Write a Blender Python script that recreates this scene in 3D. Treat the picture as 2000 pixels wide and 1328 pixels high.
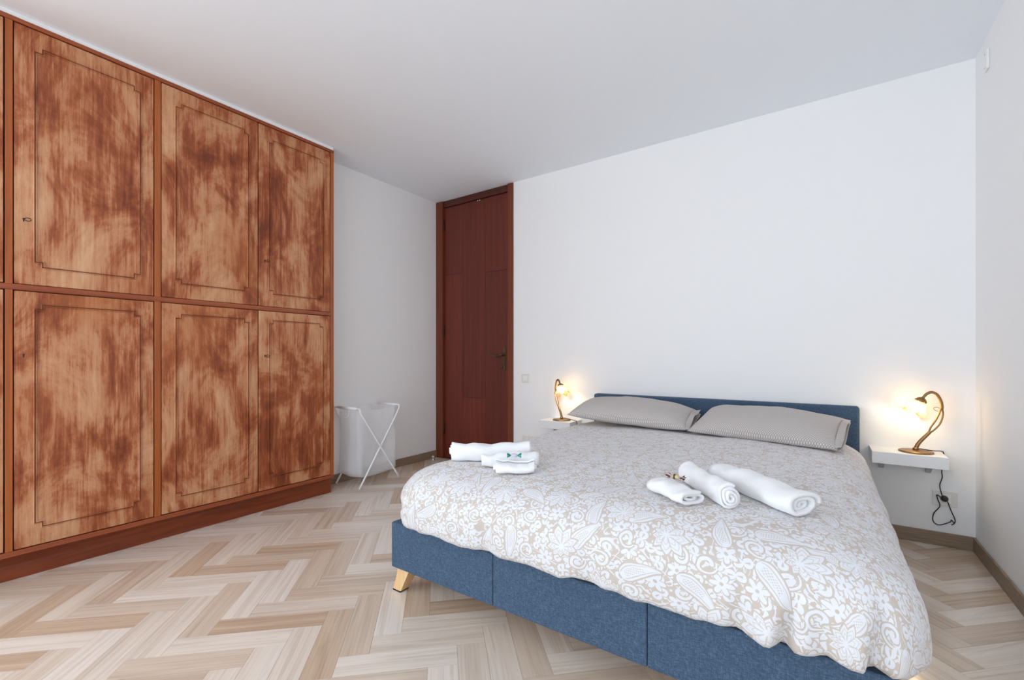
import bpy, bmesh, math, random
from mathutils import Vector, Matrix, noise, Euler
R = math.radians
PI = math.pi
for o in list(bpy.data.objects):
    bpy.data.objects.remove(o)
scene = bpy.context.scene
C = scene.collection

# ------------------------------------------------------------------ camera
CAM_H = 1.068
cam_d = bpy.data.cameras.new('camera')
cam_d.sensor_fit = 'HORIZONTAL'
cam_d.sensor_width = 36.0
cam_d.lens = 36.0 * 875.0 / 2000.0
cam_d.shift_y = 33.0 / 2000.0
cam_d.clip_start = 0.02
cam = bpy.data.objects.new('camera', cam_d)
C.objects.link(cam)
cam.location = (0, 0, CAM_H)
cam.rotation_euler = (R(90), 0, R(34.75))
scene.camera = cam

# ------------------------------------------------------------------ light and exposure
world = bpy.data.worlds.new('world')
scene.world = world
world.use_nodes = True
wn = world.node_tree.nodes
wn['Background'].inputs[0].default_value = (0.62, 0.80, 1.0, 1)
wn['Background'].inputs[1].default_value = 1.0


def area(name, loc, rot, sx, sy, power, col):
    l = bpy.data.lights.new(name, 'AREA')
    l.shape = 'RECTANGLE'
    l.size = sx
    l.size_y = sy
    l.energy = power
    l.color = col
    o = bpy.data.objects.new(name, l)
    C.objects.link(o)
    o.location = loc
    o.rotation_euler = rot
    return o


REAR_Y = -3.30
# daylight of the balcony window behind the photographer
area('window_daylight', (-0.95, REAR_Y + 0.04, 1.40), (R(90), 0, 0), 3.1, 2.3, 66, (0.84, 0.93, 1.0))
# light of an added, unseen window in the left wall, evens out the daylight
area('added_side_light', (-3.34, -1.75, 1.45), (R(90), 0, R(-90)), 2.2, 2.1, 104, (0.84, 0.93, 1.0))

vs = scene.view_settings
vs.view_transform = 'Standard'
vs.look = 'None'
vs.gamma = 1.0
vs.use_curve_mapping = False
vs.exposure = -0.30
scene.cycles.max_bounces = 16
scene.cycles.diffuse_bounces = 14

# ------------------------------------------------------------------ node helpers


class NT:
    """small wrapper: builds math node graphs"""

    def __init__(self, name):
        self.mat = bpy.data.materials.new(name)
        self.mat.use_nodes = True
        self.t = self.mat.node_tree
        self.b = self.t.nodes['Principled BSDF']
        self.out = self.t.nodes['Material Output']

    def n(self, kind, **kw):
        nd = self.t.nodes.new(kind)
        for k, v in kw.items():
            setattr(nd, k, v)
        return nd

    def link(self, a, b):
        self.t.links.new(a.s if isinstance(a, V) else a, b)

    def val(self, x, sock):
        if isinstance(x, V):
            self.t.links.new(x.s, sock)
        elif hasattr(x, 'links'):
            self.t.links.new(x, sock)
        else:
            sock.default_value = x

    def math(self, op, a, b=None, c=None):
        nd = self.n('ShaderNodeMath', operation=op)
        self.val(a, nd.inputs[0])
        if b is not None:
            self.val(b, nd.inputs[1])
        if c is not None:
            self.val(c, nd.inputs[2])
        return V(self, nd.outputs[0])

    def coord(self, which='Object'):
        return self.n('ShaderNodeTexCoord').outputs[which]

    def mapping(self, vec, scale=(1, 1, 1), loc=(0, 0, 0), rot=(0, 0, 0)):
        m = self.n('ShaderNodeMapping')
        self.val(vec, m.inputs['Vector'])
        m.inputs['Scale'].default_value = scale
        m.inputs['Location'].default_value = loc
        m.inputs['Rotation'].default_value = rot
        return m.outputs[0]

    def noise(self, vec, scale=5, detail=4, rough=0.55, dist=0.0):
        nd = self.n('ShaderNodeTexNoise')
        self.val(vec, nd.inputs['Vector'])
        nd.inputs['Scale'].default_value = scale
        nd.inputs['Detail'].default_value = detail
        nd.inputs['Roughness'].default_value = rough
        nd.inputs['Distortion'].default_value = dist
        return V(self, nd.outputs[0])

    def mix(self, f, a, b):
        nd = self.n('ShaderNodeMix', data_type='RGBA')
        self.val(f, nd.inputs[0])
        for x, s in ((a, nd.inputs[6]), (b, nd.inputs[7])):
            if isinstance(x, tuple):
                s.default_value = (*x[:3], 1)
            else:
                self.val(x, s)
        return nd.outputs[2]

    def ramp(self, f, stops):
        nd = self.n('ShaderNodeValToRGB')
        self.val(f, nd.inputs[0])
        e = nd.color_ramp.elements
        while len(e) < len(stops):
            e.new(0.5)
        for el, (p, c) in zip(e, stops):
            el.position = p
            el.color = (*c, 1)
        return nd.outputs[0]

    def smooth(self, x, lo, hi):
        nd = self.n('ShaderNodeMapRange', interpolation_type='SMOOTHSTEP')
        self.val(x, nd.inputs[0])
        nd.inputs[1].default_value = lo
        nd.inputs[2].default_value = hi
        return V(self, nd.outputs[0])

    def bump(self, h, strength=0.3, dist=0.002):
        nd = self.n('ShaderNodeBump')
        nd.inputs['Strength'].default_value = strength
        nd.inputs['Distance'].default_value = dist
        self.val(h, nd.inputs['Height'])
        self.link(nd.outputs[0], self.b.inputs['Normal'])
        return nd.outputs[0]

    def set(self, **kw):
        for k, v in kw.items():
            s = self.b.inputs[k.replace('_', ' ')]
            if isinstance(v, tuple) and len(v) == 3:
                v = (*v, 1)
            self.val(v, s)
        return self


class V:
    def __init__(self, nt, s):
        self.nt = nt
        self.s = s

    def __add__(self, o): return self.nt.math('ADD', self, o)
    def __radd__(self, o): return self.nt.math('ADD', o, self)
    def __sub__(self, o): return self.nt.math('SUBTRACT', self, o)
    def __rsub__(self, o): return self.nt.math('SUBTRACT', o, self)
    def __mul__(self, o): return self.nt.math('MULTIPLY', self, o)
    def __rmul__(self, o): return self.nt.math('MULTIPLY', o, self)
    def __truediv__(self, o): return self.nt.math('DIVIDE', self, o)
    def abs(self): return self.nt.math('ABSOLUTE', self)
    def cos(self): return self.nt.math('COSINE', self)
    def frac(self): return self.nt.math('FRACT', self)
    def lt(self, o): return self.nt.math('LESS_THAN', self, o)
    def gt(self, o): return self.nt.math('GREATER_THAN', self, o)
    def max(self, o): return self.nt.math('MAXIMUM', self, o)
    def min(self, o): return self.nt.math('MINIMUM', self, o)


def srgb(r, g, b):
    f = lambda c: (c / 255 / 12.92) if c / 255 <= 0.04045 else ((c / 255 + 0.055) / 1.055) ** 2.4
    return (f(r), f(g), f(b))


def plain(name, col, rough=0.5, metal=0.0, bump=0.0, bscale=200, var=0.0):
    m = NT(name)
    c = m.coord()
    if var:
        f = m.noise(c, 6, 5)
        m.set(Base_Color=m.mix(f, tuple(x * (1 - var) for x in col), tuple(min(1, x * (1 + var)) for x in col)))
    else:
        m.set(Base_Color=col)
    m.set(Roughness=rough, Metallic=metal)
    if bump:
        m.bump(m.noise(c, bscale, 3), bump, 0.001)
    return m.mat


M = {}
M['wall'] = plain('wall_paint', (0.885, 0.888, 0.892), 0.75, bump=0.12, bscale=90)
M['ceil'] = plain('ceiling_paint', (0.86, 0.90, 0.95), 0.85, bump=0.06, bscale=60)
M['white'] = plain('white_lacquer', (0.82, 0.83, 0.84), 0.35)
M['white_metal'] = plain('white_coated_steel', (0.85, 0.86, 0.87), 0.35)
M['plastic'] = plain('cream_plastic', (0.78, 0.76, 0.72), 0.35)
M['plastic_w'] = plain('white_plastic', (0.86, 0.86, 0.85), 0.3)
M['clear_plastic'] = plain('grey_plastic', (0.45, 0.46, 0.52), 0.3)
M['black'] = plain('dark_void', (0.01, 0.008, 0.006), 0.7)
M['iron'] = plain('dark_iron', (0.05, 0.04, 0.03), 0.45, 0.7)
M['brass'] = plain('aged_brass', (0.30, 0.18, 0.08), 0.38, 0.9, bump=0.25, bscale=150, var=0.35)
M['bronze'] = plain('bronze_metal', (0.13, 0.09, 0.05), 0.42, 0.85, var=0.3)
M['chrome'] = plain('chrome_steel', (0.75, 0.73, 0.70), 0.15, 1.0)
M['cord'] = plain('brown_cord', (0.035, 0.02, 0.015), 0.5)
M['rubber'] = plain('black_rubber', (0.015, 0.015, 0.015), 0.7)
M['mattress'] = plain('mattress_ticking', (0.75, 0.75, 0.73), 0.9, bump=0.2)
M['grout'] = plain('parquet_joint', (0.20, 0.145, 0.10), 0.8)


def base_wood():
    m = NT('skirting_wood')
    c = m.coord()
    g = m.noise(m.mapping(c, (3, 3, 60)), 4, 6, 0.6)
    m.set(Base_Color=m.ramp(g, [(0.25, srgb(118, 98, 80)), (0.75, srgb(163, 141, 118))]), Roughness=0.45)
    m.bump(g, 0.1, 0.001)
    return m.mat


M['skirting'] = base_wood()


def worn_wood():
    m = NT('sun_worn_veneer')
    c = m.coord()
    rnd = m.n('ShaderNodeAttribute', attribute_type='OBJECT', attribute_name='veneer_seed').outputs['Fac']   # one cut of veneer per door
    off = m.n('ShaderNodeCombineXYZ')
    r = V(m, rnd)
    m.link(r * 37.0, off.inputs[0])
    m.link(r * 11.0, off.inputs[1])
    m.link(r * 23.0, off.inputs[2])
    add = m.n('ShaderNodeVectorMath', operation='ADD')
    m.link(c, add.inputs[0])
    m.link(off.outputs[0], add.inputs[1])
    p = add.outputs[0]
    big = m.noise(m.mapping(p, (1, 3.6, 2.2)), 1.0, 10, 0.66, 0.6)
    mid = m.noise(m.mapping(p, (1, 11, 3.4)), 1.0, 7, 0.64, 0.4)
    streak = m.noise(m.mapping(p, (1, 70, 3.5)), 1.0, 5, 0.7)
    fine = m.noise(m.mapping(p, (1, 320, 12)), 1.0, 3, 0.6)
    f = big * 0.70 + mid * 0.26 + streak * 0.26 + fine * 0.06
    col = m.ramp(f, [(0.515, srgb(114, 48, 17)), (0.585, srgb(146, 72, 33)), (0.63, srgb(170, 98, 58)), (0.675, srgb(191, 131, 92)),
                     (0.75, srgb(206, 154, 114)), (0.87, srgb(220, 180, 143))])
    # a rim of varnish is left along the door edge near the lock side: warm orange zones
    z = m.noise(m.mapping(p, (1, 2.0, 1.2), loc=(5, 3, 1)), 1.0, 3, 0.5)
    col = m.mix(m.smooth(z, 0.55, 0.72) * 0.45, col, srgb(178, 104, 52))
    m.set(Base_Color=col, Roughness=m.smooth(f, 0.4, 0.8) * 0.2 + 0.42)
    m.bump(streak * 0.5 + fine, 0.12, 0.001)
    return m.mat


def gloss_wood(name, a, b, c3, rough=0.3, sy=30, sz=1.4, axis='z', vary=0.0):
    m = NT(name)
    c = m.coord()
    rn = V(m, m.n('ShaderNodeObjectInfo').outputs['Random'])
    sc = (sy, sy, sz) if axis == 'z' else ((sy, sz, sy) if axis == 'y' else (sz, sy, sy))
    g = m.noise(m.mapping(c, sc), 1.0, 8, 0.62, 0.3)
    g2 = m.noise(m.mapping(c, tuple(s * 4.5 for s in sc)), 1.0, 4, 0.6)
    f = g * 0.7 + g2 * 0.3
    if vary:
        f = f + (rn - 0.5) * vary
    m.set(Base_Color=m.ramp(f, [(0.28, a), (0.5, b), (0.75, c3)]), Roughness=rough)
    m.bump(g2, 0.06, 0.001)
    return m.mat


M['worn'] = worn_wood()
M['groove'] = plain('shaded_groove', srgb(128, 70, 38), 0.5, var=0.2)  # dark brown stands in for shade inside the moulding channel
M['stile'] = gloss_wood('varnished_stile_wood', srgb(134, 60, 18), srgb(166, 86, 30), srgb(186, 108, 46), 0.32)
M['rail'] = gloss_wood('varnished_rail_wood', srgb(120, 52, 26), srgb(150, 74, 40), srgb(172, 96, 58), 0.34, axis='y')
M['plinth'] = gloss_wood('varnished_plinth_wood', srgb(84, 28, 10), srgb(122, 52, 20), srgb(150, 72, 30), 0.28, axis='y', sy=16)
M['mould'] = gloss_wood('moulding_wood', srgb(126, 60, 26), srgb(164, 94, 52), srgb(196, 134, 90), 0.4)
M['mahogany'] = gloss_wood('mahogany_veneer', srgb(80, 25, 12), srgb(103, 36, 19), srgb(122, 50, 28), 0.5, sy=42, sz=0.9, vary=0.14)
M['jamb'] = gloss_wood('mahogany_jamb', srgb(82, 30, 13), srgb(114, 50, 24), srgb(138, 68, 36), 0.45, sy=50, sz=1.0)
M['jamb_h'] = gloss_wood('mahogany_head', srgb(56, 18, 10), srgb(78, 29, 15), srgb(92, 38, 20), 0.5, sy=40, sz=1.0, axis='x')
M['oak'] = gloss_wood('pale_beech', srgb(214, 170, 118), srgb(231, 192, 142), srgb(240, 207, 160), 0.4, sy=22, sz=2)


def plank_wood():
    m = NT('parquet_plank_wood')
    at = m.n('ShaderNodeAttribute', attribute_name='grain')   # plank-local metres, shifted per plank
    tone = V(m, m.n('ShaderNodeAttribute', attribute_name='tone').outputs['Fac'])
    p = at.outputs['Vector']
    g1 = m.noise(m.mapping(p, (1.1, 24, 1)), 1.0, 4, 0.55, 0.7)
    g2 = m.noise(m.mapping(p, (2.2, 120, 1)), 1.0, 3, 0.6, 0.3)
    f = g1 * 0.65 + g2 * 0.35
    light = m.ramp(f, [(0.30, srgb(206, 190, 174)), (0.5, srgb(228, 217, 205)), (0.7, srgb(238, 230, 221))])
    dark = m.ramp(f, [(0.30, srgb(170, 143, 118)), (0.5, srgb(198, 174, 151)), (0.72, srgb(214, 194, 173))])
    col = m.mix(tone, light, dark)
    vein = m.smooth(g1, 0.60, 0.68) * 0.28
    col = m.mix(vein, col, srgb(160, 130, 106))
    m.set(Base_Color=col, Roughness=g2 * 0.10 + 0.20, Coat_Weight=0.3, Coat_Roughness=0.08)
    m.bump(g2, 0.05, 0.0006)
    return m.mat


M['plank'] = plank_wood()


def blue_fabric():
    m = NT('blue_woven_fabric')
    c = m.coord()
    a = m.noise(m.mapping(c, (90, 260, 520)), 1.0, 2, 0.6)
    b = m.noise(m.mapping(c, (420, 260, 70)), 1.0, 2, 0.6)
    f = a * 0.6 + b * 0.4
    m.set(Base_Color=m.ramp(f, [(0.32, srgb(42, 61, 82)), (0.5, srgb(60, 83, 108)), (0.68, srgb(88, 110, 134))]), Roughness=0.9,
          Sheen_Weight=0.03)
    m.bump(f, 0.35, 0.0012)
    return m.mat


M['blue'] = blue_fabric()
M['seam'] = plain('blue_seam_thread', srgb(38, 58, 80), 0.9)


def lace_fabric():
    """white lace flowers, commas, sprigs and dots printed on beige cotton; uv in metres"""
    m = NT('lace_print_cotton')
    uv = m.n('ShaderNodeUVMap', uv_map='UVMap').outputs[0]
    wob = m.n('ShaderNodeTexNoise')
    m.link(uv, wob.inputs['Vector'])
    wob.inputs['Scale'].default_value = 14
    sub = m.n('ShaderNodeVectorMath', operation='SUBTRACT')
    m.link(wob.outputs['Color'], sub.inputs[0])
    sub.inputs[1].default_value = (0.5, 0.5, 0.5)
    scl = m.n('ShaderNodeVectorMath', operation='SCALE')
    m.link(sub.outputs[0], scl.inputs[0])
    scl.inputs['Scale'].default_value = 0.016
    ad = m.n('ShaderNodeVectorMath', operation='ADD')
    m.link(uv, ad.inputs[0])
    m.link(scl.outputs[0], ad.inputs[1])
    P = ad.outputs[0]

    def cells(scale, off, rand=0.75):
        q = m.mapping(P, (1, 1, 0), loc=(off[0], off[1], 0))
        v = m.n('ShaderNodeTexVoronoi', voronoi_dimensions='2D')
        m.link(q, v.inputs['Vector'])
        v.inputs['Scale'].default_value = scale
        v.inputs['Randomness'].default_value = rand
        d = m.n('ShaderNodeVectorMath', operation='SUBTRACT')
        m.link(q, d.inputs[0])
        m.link(v.outputs['Position'], d.inputs[1])
        s = m.n('ShaderNodeSeparateXYZ')
        m.link(d.outputs[0], s.inputs[0])
        sc = m.n('ShaderNodeSeparateColor')
        m.link(v.outputs['Color'], sc.inputs[0])
        x, y = V(m, s.outputs[0]), V(m, s.outputs[1])
        rr = m.math('SQRT', x * x + y * y)
        th = m.math('ARCTAN2', y, x)
        return rr, th, V(m, sc.outputs[0]), V(m, sc.outputs[1]), x, y

    # trailing stems
    n1 = m.noise(m.mapping(P, (1, 1, 0)), 7.5, 1.5, 0.5, 0.6)
    stem = ((n1 * 9.0).frac() - 0.5).abs().lt(0.085)
    n2 = m.noise(m.mapping(P, (1, 1, 0), loc=(7, 3, 0)), 12, 1.0, 0.5, 0.4)
    stem2 = ((n2 * 7.0).frac() - 0.5).abs().lt(0.07)
    white = stem.max(stem2 * 0.9)
    # tiny dots
    r, th, c1, c2, x, y = cells(62, (1.3, 2.1), 0.9)
    white = white.max(r.lt(0.0040) * c1.gt(0.45))
    # leaves: small double lobes
    r, th, c1, c2, x, y = cells(21, (4.0, 9.0))
    a = th + c1 * 6.283
    lr = (a.cos().abs()) * 0.021 + 0.003
    keep = 1.0 - r.lt(lr + 0.004)
    leaf = r.lt(lr) * (1.0 - (r.gt(0.004) * ((a * 1.0).cos().abs().gt(0.985)) * r.lt(0.016)))
    white = (white * keep).max(leaf)
    # small six-petal blossoms
    r, th, c1, c2, x, y = cells(12.5, (2.7, 5.1))
    pr = ((th * 3.0 + c1 * 6.283).cos().abs()) * 0.017 + 0.010
    keep = 1.0 - r.lt(pr + 0.005)
    bl = r.lt(pr) * (1.0 - r.lt(0.0045))
    white = (white * keep).max(bl)
    # scroll tendrils: thin spirals
    r, th, c1, c2, x, y = cells(9.5, (8.2, 1.7))
    tn = (((th / 6.2832) + c1).frac())
    mid = tn * 0.017 + 0.009
    half = (1.0 - tn) * 0.004 + 0.0020
    dd = (r - mid).abs()
    keep = 1.0 - dd.lt(half + 0.004)
    white = (white * keep).max(dd.lt(half)).max(r.lt(0.0045))
    # paisley drops: bent, with an inner line and a dotted core
    r, th, c1, c2, x, y = cells(5.6, (6.1, 4.4), 0.8)
    ang = c1 * 6.283
    ca, sa = ang.cos(), m.math('SINE', ang)
    px, py = x * ca + y * sa, y * ca - x * sa
    xs = ((px + 0.050) / 0.105)
    inside = xs.gt(0.0) * xs.lt(1.0)
    xc = xs.max(0.0).min(1.0)
    wd = m.math('POWER', xc, 0.85) * m.math('SQRT', 1.0 - xc) * 0.058
    dy = (py - (1.0 - xc) * (1.0 - xc) * 0.055 + 0.010).abs()
    keep = 1.0 - dy.lt(wd + 0.005) * xs.gt(-0.03) * xs.lt(1.06)
    line = dy.lt(wd * 0.74) * dy.gt(wd * 0.60) * xs.lt(0.93)
    core = dy.lt(wd * 0.42) * xs.gt(0.35) * xs.lt(0.86) * ((px * 760.0).cos() * ((py * 760.0).cos())).gt(0.12)
    drop = dy.lt(wd) * inside * (1.0 - line * 0.8) * (1.0 - core * 0.7)
    white = (white * keep).max(drop)
    # large fan flowers: pointed petals, wider on one side, split by fine lines
    r, th, c1, c2, x, y = cells(5.2, (3.3, 6.6), 0.7)
    ph = th + c1 * 6.283
    t = ((ph * (9.0 / 6.2832)).frac() - 0.5).abs() * 2.0
    big = ((1.0 - t) * 0.020 + 0.040) * (ph.cos() * 0.26 + 0.80)
    keep = 1.0 - r.lt(big + 0.006)
    body = r.lt(big)
    split = t.gt(0.86) * r.gt(big * 0.42) * r.lt(big * 0.95)
    rim = (r - big * 0.80).abs().lt(0.0016)
    fan = (((ph * 9.0).cos()).gt(0.55)) * r.gt(0.009) * r.lt(big * 0.50)
    ring = (r - big * 0.56).abs().lt(0.0014)
    detail = body * (1.0 - split * 0.8) * (1.0 - rim * 0.6) * (1.0 - fan * 0.75) * (1.0 - ring * 0.7)
    white = (white * keep).max(detail)
    weave = m.noise(m.mapping(uv, (700, 700, 1)), 1.0, 2)
    soft = m.noise(uv, 30, 3)
    wc = m.mix(soft, srgb(214, 217, 224), srgb(225, 227, 232))
    gc = m.mix(weave, srgb(187, 176, 167), srgb(203, 193, 184))
    m.set(Base_Color=m.mix(white * 0.93, gc, wc), Roughness=0.9, Sheen_Weight=0.1)
    m.bump(weave * 0.5 + white * 0.35, 0.15, 0.001)
    return m.mat


M['lace'] = lace_fabric()


def pillow_fabric():
    m = NT('grey_dotted_cotton')
    uv = m.n('ShaderNodeUVMap', uv_map='UVMap').outputs[0]
    s = m.n('ShaderNodeSeparateXYZ')
    m.link(m.mapping(uv, (1, 1, 1), rot=(0, 0, R(45))), s.inputs[0])
    x, y = V(m, s.outputs[0]), V(m, s.outputs[1])
    k = 6.2832 / 0.017
    f = (x * k).cos() * ((y * k).cos())
    col = m.mix(m.smooth(f.abs(), 0.2, 0.7), srgb(168, 161, 158), srgb(212, 206, 202))
    m.set(Base_Color=col, Roughness=0.9)
    m.bump(f + m.noise(uv, 40, 3) * 2.0, 0.15, 0.001)
    return m.mat


M['pillow'] = pillow_fabric()


def terry():
    m = NT('white_terry_cotton')
    c = m.coord()
    n = m.noise(c, 420, 3, 0.7)
    n2 = m.noise(c, 60, 3, 0.6)
    m.set(Base_Color=m.mix(n, (0.84, 0.85, 0.87), (0.93, 0.93, 0.94)), Roughness=0.95, Sheen_Weight=0.3)
    m.bump(n + n2 * 1.5, 0.6, 0.002)
    return m.mat


M['terry'] = terry()


def mesh_bag():
    m = NT('white_mesh_fabric')
    c = m.coord()
    n = m.noise(c, 500, 2)
    m.set(Base_Color=(0.88, 0.89, 0.91), Roughness=0.8, Alpha=n * 0.25 + 0.32)
    return m.mat


M['bag'] = mesh_bag()


def lamp_glass():
    m = NT('ribbed_amber_glass')
    c = m.coord()
    s = m.n('ShaderNodeSeparateXYZ')
    m.link(c, s.inputs[0])
    th = m.math('ARCTAN2', V(m, s.outputs[1]), V(m, s.outputs[0]))
    ribs = m.smooth((th * 9.0).cos() + m.noise(c, 38, 3, 0.6) * 1.6, 0.1, 1.7)
    tr = m.n('ShaderNodeBsdfTransparent')
    m.link(m.mix(ribs, (1.0, 0.93, 0.82), (1.0, 0.78, 0.48)), tr.inputs[0])
    tl = m.n('ShaderNodeBsdfTranslucent')
    tl.inputs[0].default_value = (1.0, 0.86, 0.62, 1)
    gl = m.n('ShaderNodeBsdfGlossy')
    gl.inputs['Roughness'].default_value = 0.08
    a = m.n('ShaderNodeMixShader')
    m.link(ribs * 0.6 + 0.18, a.inputs[0])
    m.link(tr.outputs[0], a.inputs[1])
    m.link(tl.outputs[0], a.inputs[2])
    b = m.n('ShaderNodeMixShader')
    b.inputs[0].default_value = 0.10
    m.link(a.outputs[0], b.inputs[1])
    m.link(gl.outputs[0], b.inputs[2])
    m.link(b.outputs[0], m.out.inputs[0])
    return m.mat


M['glass'] = lamp_glass()


def pane_glass():
    m = NT('window_pane_glass')
    tr = m.n('ShaderNodeBsdfTransparent')
    gl = m.n('ShaderNodeBsdfGlossy')
    gl.inputs['Roughness'].default_value = 0.02
    a = m.n('ShaderNodeMixShader')
    a.inputs[0].default_value = 0.08
    m.link(tr.outputs[0], a.inputs[1])
    m.link(gl.outputs[0], a.inputs[2])
    m.link(a.outputs[0], m.out.inputs[0])
    return m.mat


M['pane'] = pane_glass()


def glow(name, col, strength):
    m = NT(name)
    m.set(Base_Color=(1, 0.9, 0.7), Emission_Color=col, Emission_Strength=strength)
    return m.mat


M['bulb'] = glow('lit_bulb', (1.0, 0.78, 0.47), 150.0)


def wrapper(name, a, b, k):
    m = NT(name)
    s = m.n('ShaderNodeSeparateXYZ')
    m.link(m.coord(), s.inputs[0])
    th = m.math('ARCTAN2', V(m, s.outputs[2]), V(m, s.outputs[1]))
    m.set(Base_Color=m.mix((th * k).cos().gt(0.1), a, b), Roughness=0.3)
    return m.mat


M['wrap_green'] = wrapper('green_wrapper', srgb(20, 140, 120), srgb(40, 168, 146), 5.0)
M['wrap_white'] = wrapper('white_wrapper', srgb(214, 214, 226), srgb(196, 196, 212), 3.0)
M['wrap_maroon'] = wrapper('striped_maroon_wrapper', srgb(84, 36, 42), srgb(206, 190, 190), 7.0)
M['wrap_gold'] = wrapper('gold_wrapper', srgb(196, 180, 138), srgb(176, 156, 112), 2.0)
M['wrap_brown'] = plain('brown_wrapper_print', srgb(74, 42, 34), 0.35)

# ------------------------------------------------------------------ mesh helpers


def link_mesh(name, me, mat, parent=None, smooth=False):
    o = bpy.data.objects.new(name, me)
    C.objects.link(o)
    if mat is not None:
        me.materials.append(mat)
    if parent is not None:
        o.parent = parent
    if smooth:
        me.polygons.foreach_set('use_smooth', [True] * len(me.polygons))
    return o


def obj(name, bm, mat, parent=None, smooth=False):
    me = bpy.data.meshes.new(name)
    bmesh.ops.recalc_face_normals(bm, faces=bm.faces[:])
    bm.to_mesh(me)
    bm.free()
    return link_mesh(name, me, mat, parent, smooth)


def tag(o, label, cat, group=None):
    o['label'] = label
    o['category'] = cat
    if group:
        o['group'] = group
    return o


def thing(name, label, cat, loc=(0, 0, 0), rotz=0.0, group=None):
    o = bpy.data.objects.new(name, None)
    o.empty_display_size = 0.1
    C.objects.link(o)
    o.location = loc
    o.rotation_euler = (0, 0, rotz)
    return tag(o, label, cat, group)


def struct(o):
    o['kind'] = 'structure'
    return o


def BM():
    return bmesh.new()


def box(bm, x0, x1, y0, y1, z0, z1, bev=0.0, seg=2):
    t = bmesh.new()
    vv = [t.verts.new((x, y, z)) for x in (x0, x1) for y in (y0, y1) for z in (z0, z1)]
    for f in ((0, 1, 3, 2), (4, 6, 7, 5), (0, 4, 5, 1), (2, 3, 7, 6), (0, 2, 6, 4), (1, 5, 7, 3)):
        t.faces.new([vv[i] for i in f])
    bmesh.ops.recalc_face_normals(t, faces=t.faces[:])
    if bev:
        bmesh.ops.bevel(t, geom=t.edges[:], offset=bev, segments=seg, profile=0.5, affect='EDGES', clamp_overlap=True)
    me = bpy.data.meshes.new('tmp')
    t.to_mesh(me)
    t.free()
    bm.from_mesh(me)
    bpy.data.meshes.remove(me)
    return bm


def bx(x0, x1, y0, y1, z0, z1, bev=0.0, seg=2):
    return box(BM(), x0, x1, y0, y1, z0, z1, bev, seg)


def catmull(pts, n=8):
    P = [Vector(p) for p in pts]
    if len(P) < 3:
        return P
    Q = [P[0] * 2 - P[1]] + P + [P[-1] * 2 - P[-2]]
    out = []
    for i in range(1, len(Q) - 2):
        for k in range(n):
            t = k / n
            a, b, c, d = Q[i - 1:i + 3]
            out.append(0.5 * ((2 * b) + (c - a) * t + (2 * a - 5 * b + 4 * c - d) * t * t + (3 * b - a - 3 * c + d) * t ** 3))
    out.append(P[-1])
    return out


def tube(bm, pts, rad, seg=10, smooth=0, cap=True, closed=False):
    """sweep a ring along pts; rad is a number or function of 0..1"""
    P = catmull(pts, smooth) if smooth else [Vector(p) for p in pts]
    n = len(P)
    up = Vector((0.123, 0.31, 0.94))
    rings = []
    prev = None
    for i, p in enumerate(P):
        a = P[max(0, i - 1)]
        b = P[min(n - 1, i + 1)]
        t = (b - a).normalized()
        if prev is None:
            s = t.cross(up)
            if s.length < 1e-3:
                s = t.cross(Vector((1, 0, 0)))
            s.normalize()
        else:
            s = (prev - t * prev.dot(t)).normalized()
        prev = s
        u = t.cross(s)
        r = rad(i / (n - 1)) if callable(rad) else rad
        rings.append([bm.verts.new(p + (s * math.cos(k * 2 * PI / seg) + u * math.sin(k * 2 * PI / seg)) * r) for k in range(seg)])
    for i in range(n - 1):
        for k in range(seg):
            bm.faces.new((rings[i][k], rings[i][(k + 1) % seg], rings[i + 1][(k + 1) % seg], rings[i + 1][k]))
    if cap:
        bm.faces.new(rings[0][::-1])
        bm.faces.new(rings[-1])
    return bm


def lathe(bm, prof, seg=32, mat=None, wob=None):
    """prof: list of (r, z); wob(theta, i) -> extra radius, extra z"""
    rings = []
    for i, (r, z) in enumerate(prof):
        ring = []
        for k in range(seg):
            th = 2 * PI * k / seg
            dr, dz = wob(th, i) if wob else (0, 0)
            v = Vector(((r + dr) * math.cos(th), (r + dr) * math.sin(th), z + dz))
            ring.append(bm.verts.new(mat @ v if mat else v))
        rings.append(ring)
    for i in range(len(rings) - 1):
        for k in range(seg):
            bm.faces.new((rings[i][k], rings[i][(k + 1) % seg], rings[i + 1][(k + 1) % seg], rings[i + 1][k]))
    return rings


def capped_lathe(bm, prof, seg=32, mat=None):
    rg = lathe(bm, prof, seg, mat)
    bm.faces.new(rg[0][::-1])
    bm.faces.new(rg[-1])
    return bm


def frame_to(p, d):
    """matrix with +Z along d at p"""
    q = Vector((0, 0, 1)).rotation_difference(Vector(d).normalized())
    return Matrix.Translation(Vector(p)) @ q.to_matrix().to_4x4()


# ------------------------------------------------------------------ the room
WX0, WX1 = -3.39, 0.69          # left wall, right wall
WY1 = 3.475                     # wall behind the bed
CZ = 2.71                       # ceiling
WARD_X = -3.155                 # wardrobe face
WARD_Y0, WARD_Y1 = -0.18, 2.091
T = 0.12

# left wall with the niche that takes the wardrobe
bm = BM()
box(bm, WX0 - 0.5, WX0, WARD_Y1 + 0.002, WY1 + T, 0, CZ)
SW = (-2.85, -0.65, 0.40, 2.50)      # added side window: y0, y1, z0, z1
box(bm, WX0 - 0.5, WX0, REAR_Y - T, SW[0], 0, CZ)
box(bm, WX0 - 0.5, WX0, SW[1], WARD_Y0 - 0.002, 0, CZ)
box(bm, WX0 - 0.5, WX0, SW[0], SW[1], 0, SW[2])
box(bm, WX0 - 0.5, WX0, SW[0], SW[1], SW[3], CZ)
box(bm, WX0 - 0.5, WX0 - 0.38, WARD_Y0 - 0.002, WARD_Y1 + 0.002, 0, CZ)
struct(obj('wall_left', bm, M['wall']))
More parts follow.
